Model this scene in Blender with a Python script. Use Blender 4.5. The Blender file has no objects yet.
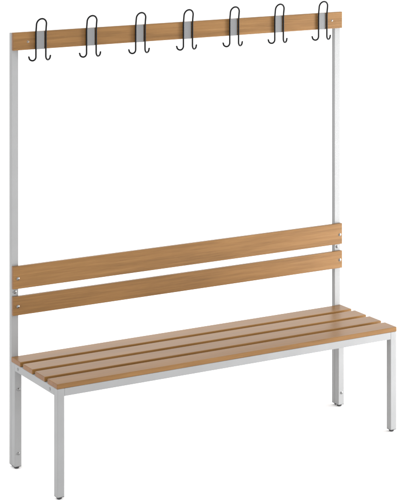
import bpy, bmesh, math
from mathutils import Vector, Matrix

scene = bpy.context.scene
COL = scene.collection
MM = 0.001

# ------------------------------------------------------------------ dimensions (mm)
L = 1500.0        # length of the bench
D = 393.0         # depth of the bench frame
HS = 389.3        # top of the steel seat frame
T = 28.6          # square tube
TP = 20.5         # depth of the upright posts
TB = 15.0         # thickness of the boards
P = 18.4          # thickness of the seat slats
H = 1629.5        # top of the posts
FLOOR = -9.0      # floor level: the tubes stand on 9 mm glides


# ------------------------------------------------------------------ materials
def new_mat(name):
    m = bpy.data.materials.new(name)
    m.use_nodes = True
    nt = m.node_tree
    b = nt.nodes['Principled BSDF']
    return m, nt, b


def ramp(nt, stops):
    r = nt.nodes.new('ShaderNodeValToRGB')
    el = r.color_ramp.elements
    while len(el) < len(stops):
        el.new(0.5)
    for e, (p, c) in zip(el, stops):
        e.position = p
        e.color = (c[0], c[1], c[2], 1)
    return r


def wood_mat(name, dark, mid, light):
    m, nt, b = new_mat(name)
    N, K = nt.nodes, nt.links
    tc = N.new('ShaderNodeTexCoord')
    oi = N.new('ShaderNodeObjectInfo')
    off = N.new('ShaderNodeVectorMath'); off.operation = 'SCALE'
    off.inputs[0].default_value = (7.3, 3.1, 5.7)
    K.new(oi.outputs['Random'], off.inputs['Scale'])
    add = N.new('ShaderNodeVectorMath'); add.operation = 'ADD'
    K.new(tc.outputs['Object'], add.inputs[0]); K.new(off.outputs[0], add.inputs[1])

    def noise(scale, detail, dist, rough=0.55):
        mp = N.new('ShaderNodeMapping')
        mp.inputs['Scale'].default_value = scale
        K.new(add.outputs[0], mp.inputs['Vector'])
        n = N.new('ShaderNodeTexNoise')
        n.inputs['Scale'].default_value = 1.0
        n.inputs['Detail'].default_value = detail
        n.inputs['Roughness'].default_value = rough
        n.inputs['Distortion'].default_value = dist
        K.new(mp.outputs[0], n.inputs['Vector'])
        return n
    broad = noise((2.2, 34, 34), 5, 0.5)          # wide flame figure
    streak = noise((3.2, 120, 120), 6, 0.2, 0.65)       # growth-ring streaks
    fine = noise((11, 420, 420), 4, 0.0, 0.7)         # pores and fibres
    patch = noise((1.5, 5, 5), 2, 0.0)           # slow tone change along the board

    def mul(n, k):
        x = N.new('ShaderNodeMath'); x.operation = 'MULTIPLY'
        K.new(n.outputs['Fac'], x.inputs[0]); x.inputs[1].default_value = k
        return x

    def plus(a, c):
        x = N.new('ShaderNodeMath'); x.operation = 'ADD'
        K.new(a.outputs[0], x.inputs[0]); K.new(c.outputs[0], x.inputs[1])
        return x
    s = plus(plus(mul(broad, 0.22), mul(streak, 0.36)), plus(mul(fine, 0.26), mul(patch, 0.16)))
    # every board is cut from another piece: a small tone shift per object
    tone = N.new('ShaderNodeMapRange')
    tone.inputs['To Min'].default_value = -0.030; tone.inputs['To Max'].default_value = 0.030
    K.new(oi.outputs['Random'], tone.inputs['Value'])
    st = plus(s, tone)
    r = ramp(nt, [(0.385, dark), (0.49, mid), (0.60, light)])
    K.new(st.outputs[0], r.inputs['Fac'])
    # end grain: the sawn ends soak up more varnish and are a little darker and redder
    sep = N.new('ShaderNodeSeparateXYZ'); K.new(tc.outputs['Normal'], sep.inputs[0])
    ab = N.new('ShaderNodeMath'); ab.operation = 'ABSOLUTE'; K.new(sep.outputs['X'], ab.inputs[0])
    gt = N.new('ShaderNodeMath'); gt.operation = 'GREATER_THAN'; gt.inputs[1].default_value = 0.8
    K.new(ab.outputs[0], gt.inputs[0])
    mix = N.new('ShaderNodeMix'); mix.data_type = 'RGBA'; mix.blend_type = 'MULTIPLY'
    for sock in mix.inputs:
        if sock.identifier == 'A_Color': K.new(r.outputs['Color'], sock)
        if sock.identifier == 'B_Color': sock.default_value = (0.84, 0.74, 0.70, 1)
        if sock.identifier == 'Factor_Float': K.new(gt.outputs[0], sock)
    K.new([q for q in mix.outputs if q.identifier == 'Result_Color'][0], b.inputs['Base Color'])
    rr = N.new('ShaderNodeMapRange')
    rr.inputs['To Min'].default_value = 0.24; rr.inputs['To Max'].default_value = 0.42
    K.new(streak.outputs['Fac'], rr.inputs['Value'])
    K.new(rr.outputs[0], b.inputs['Roughness'])
    bp = N.new('ShaderNodeBump')
    bp.inputs['Strength'].default_value = 0.12
    bp.inputs['Distance'].default_value = 0.0006
    K.new(s.outputs[0], bp.inputs['Height'])
    K.new(bp.outputs[0], b.inputs['Normal'])
    b.inputs['Specular IOR Level'].default_value = 0.25
    return m


def paint_mat(name, col, rough):
    m, nt, b = new_mat(name)
    N, K = nt.nodes, nt.links
    tc = N.new('ShaderNodeTexCoord')
    n = N.new('ShaderNodeTexNoise')
    n.inputs['Scale'].default_value = 900; n.inputs['Detail'].default_value = 2
    K.new(tc.outputs['Object'], n.inputs['Vector'])
    n2 = N.new('ShaderNodeTexNoise')
    n2.inputs['Scale'].default_value = 9; n2.inputs['Detail'].default_value = 3
    K.new(tc.outputs['Object'], n2.inputs['Vector'])
    r = ramp(nt, [(0.3, [c * 0.96 for c in col]), (0.7, [c * 1.03 for c in col])])
    K.new(n2.outputs['Fac'], r.inputs['Fac'])
    K.new(r.outputs['Color'], b.inputs['Base Color'])
    bp = N.new('ShaderNodeBump')
    bp.inputs['Strength'].default_value = 0.02; bp.inputs['Distance'].default_value = 0.0001
    K.new(n2.outputs['Fac'], bp.inputs['Height']); K.new(bp.outputs[0], b.inputs['Normal'])
    b.inputs['Roughness'].default_value = rough
    return m


def metal_mat(name, col, rough, metallic=1.0):
    m, nt, b = new_mat(name)
    N, K = nt.nodes, nt.links
    tc = N.new('ShaderNodeTexCoord')
    mp = N.new('ShaderNodeMapping'); mp.inputs['Scale'].default_value = (1200, 60, 60)
    K.new(tc.outputs['Object'], mp.inputs['Vector'])
    n = N.new('ShaderNodeTexNoise'); n.inputs['Scale'].default_value = 1.0
    K.new(mp.outputs[0], n.inputs['Vector'])
    rr = N.new('ShaderNodeMapRange')
    rr.inputs['To Min'].default_value = rough * 0.85; rr.inputs['To Max'].default_value = rough * 1.15
    K.new(n.outputs['Fac'], rr.inputs['Value']); K.new(rr.outputs[0], b.inputs['Roughness'])
    b.inputs['Base Color'].default_value = (*col, 1)
    b.inputs['Metallic'].default_value = metallic
    return m


WOOD = wood_mat('varnished_beech', (0.126, 0.0610, 0.0165), (0.172, 0.0840, 0.0240), (0.210, 0.1070, 0.0330))
PAINT = paint_mat('light_grey_paint', (0.222, 0.2235, 0.225), 0.6)
BLACK = paint_mat('black_wire_enamel', (0.004, 0.004, 0.0045), 0.5)
BLACK.node_tree.nodes['Principled BSDF'].inputs['Specular IOR Level'].default_value = 0.1
PLASTIC = paint_mat('black_plastic', (0.02, 0.02, 0.021), 0.5)
ZINC = metal_mat('zinc_plate', (0.222, 0.224, 0.228), 0.25)
STEEL = metal_mat('bright_bolt_steel', (0.21, 0.21, 0.21), 0.28)
FLOORM = paint_mat('white_studio_floor', (0.9, 0.9, 0.9), 0.9)
FLOORM.node_tree.nodes['Principled BSDF'].inputs['Specular IOR Level'].default_value = 0.0


# ------------------------------------------------------------------ mesh helpers (mm in, metres out)
def link(name, bm, mat, parent=None, loc=(0, 0, 0), smooth=True):
    bmesh.ops.recalc_face_normals(bm, faces=bm.faces)
    me = bpy.data.meshes.new(name)
    bm.to_mesh(me); bm.free()
    me.materials.append(mat)
    if smooth:
        for p in me.polygons:
            p.use_smooth = True
        me.set_sharp_from_angle(angle=math.radians(32))
    o = bpy.data.objects.new(name, me)
    COL.objects.link(o)
    o.location = [c * MM for c in loc]
    if parent:
        o.parent = parent
    return o


def box(x0, x1, y0, y1, z0, z1, bevel=1.5, seg=3):
    """box in world mm; returns bm centred on its own middle and that middle"""
    c = ((x0 + x1) / 2, (y0 + y1) / 2, (z0 + z1) / 2)
    bm = bmesh.new()
    bmesh.ops.create_cube(bm, size=1)
    bmesh.ops.scale(bm, vec=((x1 - x0) * MM, (y1 - y0) * MM, (z1 - z0) * MM), verts=bm.verts)
    if bevel:
        bmesh.ops.bevel(bm, geom=list(bm.edges), offset=bevel * MM, segments=seg, profile=0.5, affect='EDGES')
    return bm, c


def add_lathe(bm, prof, axis, org, n=24):
    """prof: (radius, height) along axis; org in mm"""
    ax = Vector(axis).normalized()
    u = ax.orthogonal().normalized(); v = ax.cross(u)
    o = Vector(org)
    rings = []
    for r, h in prof:
        if r < 1e-6:
            rings.append([bm.verts.new((o + ax * h) * MM)])
        else:
            rings.append([bm.verts.new((o + ax * h + (u * math.cos(2 * math.pi * k / n) + v * math.sin(2 * math.pi * k / n)) * r) * MM)
                          for k in range(n)])
    for a, b in zip(rings, rings[1:]):
        for k in range(n):
            k2 = (k + 1) % n
            if len(a) == 1 and len(b) == 1:
                continue
            if len(a) == 1:
                bm.faces.new((a[0], b[k], b[k2]))
            elif len(b) == 1:
                bm.faces.new((a[k], b[0], a[k2]))
            else:
                bm.faces.new((a[k], b[k], b[k2], a[k2]))


def add_tube(bm, pts, r, n=14, round_ends=True):
    pts = [Vector(p) for p in pts]
    tang = []
    for i in range(len(pts)):
        a = pts[max(i - 1, 0)]; b = pts[min(i + 1, len(pts) - 1)]
        tang.append((b - a).normalized())
    u = tang[0].orthogonal().normalized()
    rings = []

    def ring(p, t, u, rad):
        v = t.cross(u)
        return [bm.verts.new((p + (u * math.cos(2 * math.pi * k / n) + v * math.sin(2 * math.pi * k / n)) * rad) * MM) for k in range(n)]
    for i, (p, t) in enumerate(zip(pts, tang)):
        u = (u - t * u.dot(t)).normalized()
        if i == 0 and round_ends:
            for k in range(1, 4):
                a = math.pi / 2 * k / 4
                rings.append(ring(p - t * r * math.cos(a), t, u, r * math.sin(a)))
        rings.append(ring(p, t, u, r))
        if i == len(pts) - 1 and round_ends:
            for k in range(3, 0, -1):
                a = math.pi / 2 * k / 4
                rings.append(ring(p + t * r * math.cos(a), t, u, r * math.sin(a)))
    for a, b in zip(rings, rings[1:]):
        for k in range(n):
            bm.faces.new((a[k], b[k], b[(k + 1) % n], a[(k + 1) % n]))
    bm.faces.new(rings[0]); bm.faces.new(rings[-1])


def copy_tree(o, parent, loc=None):
    c = o.copy()
    COL.objects.link(c)
    c.parent = parent
    if loc is not None:
        c.location = loc
    for ch in [k for k in COL.objects if k.parent == o]:
        copy_tree(ch, c)
    return c


# ------------------------------------------------------------------ floor
bm = bmesh.new()
bmesh.ops.create_circle(bm, cap_ends=True, radius=90, segments=96)
floor = link('floor', bm, FLOORM, None, (0, 0, FLOOR), smooth=False)
floor['kind'] = 'structure'
floor['label'] = 'plain white studio floor under the bench'

# ------------------------------------------------------------------ the bench
bench = bpy.data.objects.new('cloakroom_bench', None)
COL.objects.link(bench)
bench.empty_display_size = 0.2
bench['label'] = 'wooden slatted bench with backrest boards, light grey steel frame and seven black coat hooks'
bench['category'] = 'bench'


def bolt_bm(r=4.5, h=2.4):
    bm = bmesh.new()
    prof = [(0, -1.0), (r + 1.6, -1.0), (r + 1.6, 0.7), (r + 0.9, 1.1), (r, 1.2)]
    for k in range(1, 6):
        a = math.pi / 2 * k / 6
        prof.append((r * math.cos(a), 1.2 + h * math.sin(a)))
    prof.append((0, 1.2 + h))
    add_lathe(bm, prof, (0, -1, 0), (0, 0, 0))
    return bm


_bolt_mesh = {}


def bolt(parent, x, y, z, rz=0.0, r=4.5, h=2.4, name='bolt'):
    """domed bolt head on a face looking to -y (rz turns it), world mm; parent's origin is subtracted"""
    key = (r, h)
    if key not in _bolt_mesh:
        o = link(name, bolt_bm(r, h), STEEL)
        _bolt_mesh[key] = o.data
    else:
        o = bpy.data.objects.new(name, _bolt_mesh[key])
        COL.objects.link(o)
    o.parent = parent
    o.location = Vector((x, y, z)) * MM - parent.location
    o.rotation_euler = (0, 0, rz)
    return o


def foot(parent, x, y, hx, hy):
    """black plastic end cap and round glide under a tube"""
    bm = bmesh.new()
    b2, c = box(-hx, hx, -hy, hy, -1.6, 1.0, 0.5, 1)
    me = bpy.data.meshes.new('tmp'); b2.to_mesh(me); b2.free()
    bm.from_mesh(me); bpy.data.meshes.remove(me)
    r = min(hx, hy) * 0.74
    add_lathe(bm, [(0, 0), (r, -1), (r, -5), (r * 0.94, -7.6), (r * 0.8, -8.9), (0, -9.0)], (0, 0, 1), (0, 0, 0))
    o = link('foot', bm, PLASTIC, parent)
    o.location = Vector((x, y, 0)) * MM - parent.location
    return o


def tube_part(name, x0, x1, y0, y1, z0, z1, bevel=2.2):
    bm, c = box(x0, x1, y0, y1, z0, z1, bevel)
    return link(name, bm, PAINT, bench, c, smooth=False)


# legs (front pair, rear pair)
for xa in (0.0, L - T):
    f = tube_part('leg', xa, xa + T, -D, -D + T, 0, HS)
    foot(f, xa + T / 2, -D + T / 2, T / 2 - 0.8, T / 2 - 0.8)
    b = tube_part('leg', xa, xa + T, -T, -0.3, 0, HS)
    foot(b, xa + T / 2, -T / 2, T / 2 - 0.8, T / 2 - 0.8)
    bolt(b, xa + T / 2 + 1.5, -T, 289.6)
    bolt(b, xa + T / 2 + 1.0, -T, 49, r=4.2, h=2.4)

# uprights behind the rear legs
for xa in (0.0, L - T):
    p = tube_part('post', xa, xa + T, 0, TP, 0, H - 2.8, 1.8)
    foot(p, xa + T / 2, TP / 2, T / 2 - 0.8, TP / 2 - 0.8)
    bolt(p, xa + T / 2 - (0.5 if xa < 1 else 2), 0, 650.2, r=4.6, h=2.6)

# seat frame rails
tube_part('front_rail', T - 0.3, L - T + 0.3, -D + 0.15, -D + T, HS - T + 0.4, HS - 0.15, 1.6)
tube_part('back_rail', T - 0.3, L - T + 0.3, -T, -0.6, HS - T, HS - 0.15, 1.6)
for xa, out in ((0.0, -1), (L - T, 1)):
    s = tube_part('side_rail', xa + 0.15, xa + T - 0.15, -D + T - 0.3, -T + 0.3, HS - T + 0.4, HS - 0.15, 1.6)
    for y in (-56, -331):
        bolt(s, xa + (0.15 if out < 0 else T - 0.15), y, 375, rz=(-math.pi / 2 if out < 0 else math.pi / 2), r=4.2, h=2.2)


# seat slats
SW, SG = 80.2, 24.1
for k in range(4):
    y1 = -0.4 - k * (SW + SG)
    y0 = y1 - SW
    bm, c = box(-1.5, L + 1.0, y0, y1, HS + 0.05, HS + P, 2.2, 4)
    # unseen block added under each slat, shuts out floor light to darken the gaps
    b2, c2 = box(T + 3, L - T - 3, max(y0 + 0.4, -D + T + 1.5), min(y1 - 0.4, -T - 1.5), HS - 24, HS + 0.1, 1.0, 1)
    bmesh.ops.translate(b2, verts=b2.verts, vec=[(p - q) * MM for p, q in zip(c2, c)])
    me = bpy.data.meshes.new('tmp'); b2.to_mesh(me); b2.free()
    bm.from_mesh(me); bpy.data.meshes.remove(me)
    link('seat_slat', bm, WOOD, bench, c, smooth=False)


# backrest boards and the hook rail
def board(name, z0, z1):
    bm, c = box(0.0, L + 0.6, -TB, -0.3, z0, z1, 2.2, 3)
    return link(name, bm, WOOD, bench, c, smooth=False)


for z0, z1 in ((663.5, 749.0), (564.0, 635.4)):
    b = board('backrest_board', z0, z1)
    zm = (702.5 if z0 > 600 else 597.5)
    bolt(b, 19.8, -TB, zm)
    bolt(b, L - 12.5, -TB, zm)
rail = board('hook_rail', 1561.7, 1629.5)


def screw(parent, x, y, z):
    bm = bmesh.new()
    add_lathe(bm, [(0, -0.5), (4.3, -0.5), (4.3, 0.25), (3.8, 0.6), (2.3, 0.75), (2.0, -0.3), (0, -0.3)], (0, -1, 0), (0, 0, 0), 20)
    o = link('screw', bm, STEEL, parent)
    o.location = Vector((x, y, z)) * MM - parent.location


screw(rail, 61, -TB, 1592.5)
screw(rail, L - 52, -TB, 1595.5)

# coat hooks: one bent black wire each, on a zinc plate on the front of the rail
R = 3.3
HX = 20.7
yw = -TB - 2.0 - R + 0.2        # plane of the wire


def j_hook(side):
    """from the tip round the bend to the straight wire"""
    pts = []
    a, b, rad = 23.5, 10.5, 11.75
    for k in range(0, 19):
        t = math.pi * k / 18               # 0 at the tip, pi at the wire
        f = (1 + math.cos(t)) / 2          # 1 at the tip, 0 at the wire
        z = 1531.0 - 11.8 * math.sin(t)
        if t > math.pi / 2:
            z = 1519.2 + (1 - math.sin(t)) * 15
        pts.append((side * (HX + a * f), yw + b * f, z))
    tip = Vector(pts[0])
    pts.insert(0, tuple(tip + Vector((side * 1.0, 0.45, 2.2))))
    return pts


def lean(z):
    return -9.5 * max(0.0, (z - 1618) / 60.0) ** 1.3


pts = j_hook(-1)
for z in range(1542, 1656, 8):
    pts.append((-HX, yw + lean(z), z))
for k in range(0, 25):
    t = math.pi * k / 24
    z = 1656.5 + 21.2 * math.sin(t)
    pts.append((-HX * math.cos(t), yw + lean(z), z))
for z in range(1654, 1541, -8):
    pts.append((HX, yw + lean(z), z))
pts += list(reversed(j_hook(1)))
zc = 1595.0
pts = [(x, y - yw, z - zc) for x, y, z in pts]
bm = bmesh.new()
add_tube(bm, pts, R)
hook = link('coat_hook', bm, BLACK, bench, (112.6, yw, zc))
# the flat zinc plate it is welded to
bm, c = box(-17.6, 17.6, -TB - 2.0, -TB - 0.1, 1561.4, 1629.6, 0.5, 2)
bmesh.ops.translate(bm, verts=bm.verts, vec=(0, (c[1] - yw) * MM, (c[2] - zc) * MM))
link('hook_plate', bm, ZINC, hook, smooth=False)
for k in range(1, 7):
    copy_tree(hook, bench, (hook.location.x + k * 0.2143, hook.location.y, hook.location.z))

# ------------------------------------------------------------------ light: white studio surround and one softbox at the right front
w = bpy.data.worlds.new('World')
scene.world = w
w.use_nodes = True
bg = w.node_tree.nodes['Background']
bg.inputs['Color'].default_value = (1.0, 1.0, 1.0, 1)
bg.inputs['Strength'].default_value = 1.6


def softbox(name, loc, target, sx, sy, power, col=(1, 1, 1)):
    ld = bpy.data.lights.new(name, 'AREA')
    ld.shape = 'RECTANGLE'; ld.size = sx; ld.size_y = sy
    ld.energy = power; ld.color = col
    o = bpy.data.objects.new(name, ld)
    COL.objects.link(o)
    o.location = loc
    o.rotation_euler = (Vector(target) - Vector(loc)).to_track_quat('-Z', 'Y').to_euler()
    return o


softbox('softbox_lamp', (3.7, -1.25, 0.72), (1.2, 0.0, 0.75), 0.8, 1.35, 198)
softbox('fill_lamp', (-1.7, -0.35, 0.8), (0.0, -0.1, 0.8), 0.5, 1.4, 10)

# ------------------------------------------------------------------ camera
cd = bpy.data.cameras.new('camera')
cam = bpy.data.objects.new('camera', cd)
COL.objects.link(cam)
cam.location = (-2.93609, -6.41232, 2.45232)
cam.rotation_euler = (math.radians(90), 0, math.radians(-30.03))
cd.sensor_fit = 'VERTICAL'
cd.sensor_height = 36.0
cd.sensor_width = 36.0
cd.lens = 36.0 * 1864.08 / 500.0
cd.shift_x = (201.0 - 188.70) / 500.0
cd.shift_y = -(250.0 + 186.04) / 500.0
cd.clip_start = 0.05
cd.clip_end = 400
scene.camera = cam

scene.view_settings.view_transform = 'Standard'
scene.view_settings.look = 'None'
scene.view_settings.exposure = 0.0
scene.view_settings.gamma = 1.0
scene.cycles.use_denoising = True
scene.cycles.use_adaptive_sampling = False
scene.cycles.sample_clamp_indirect = 4.0
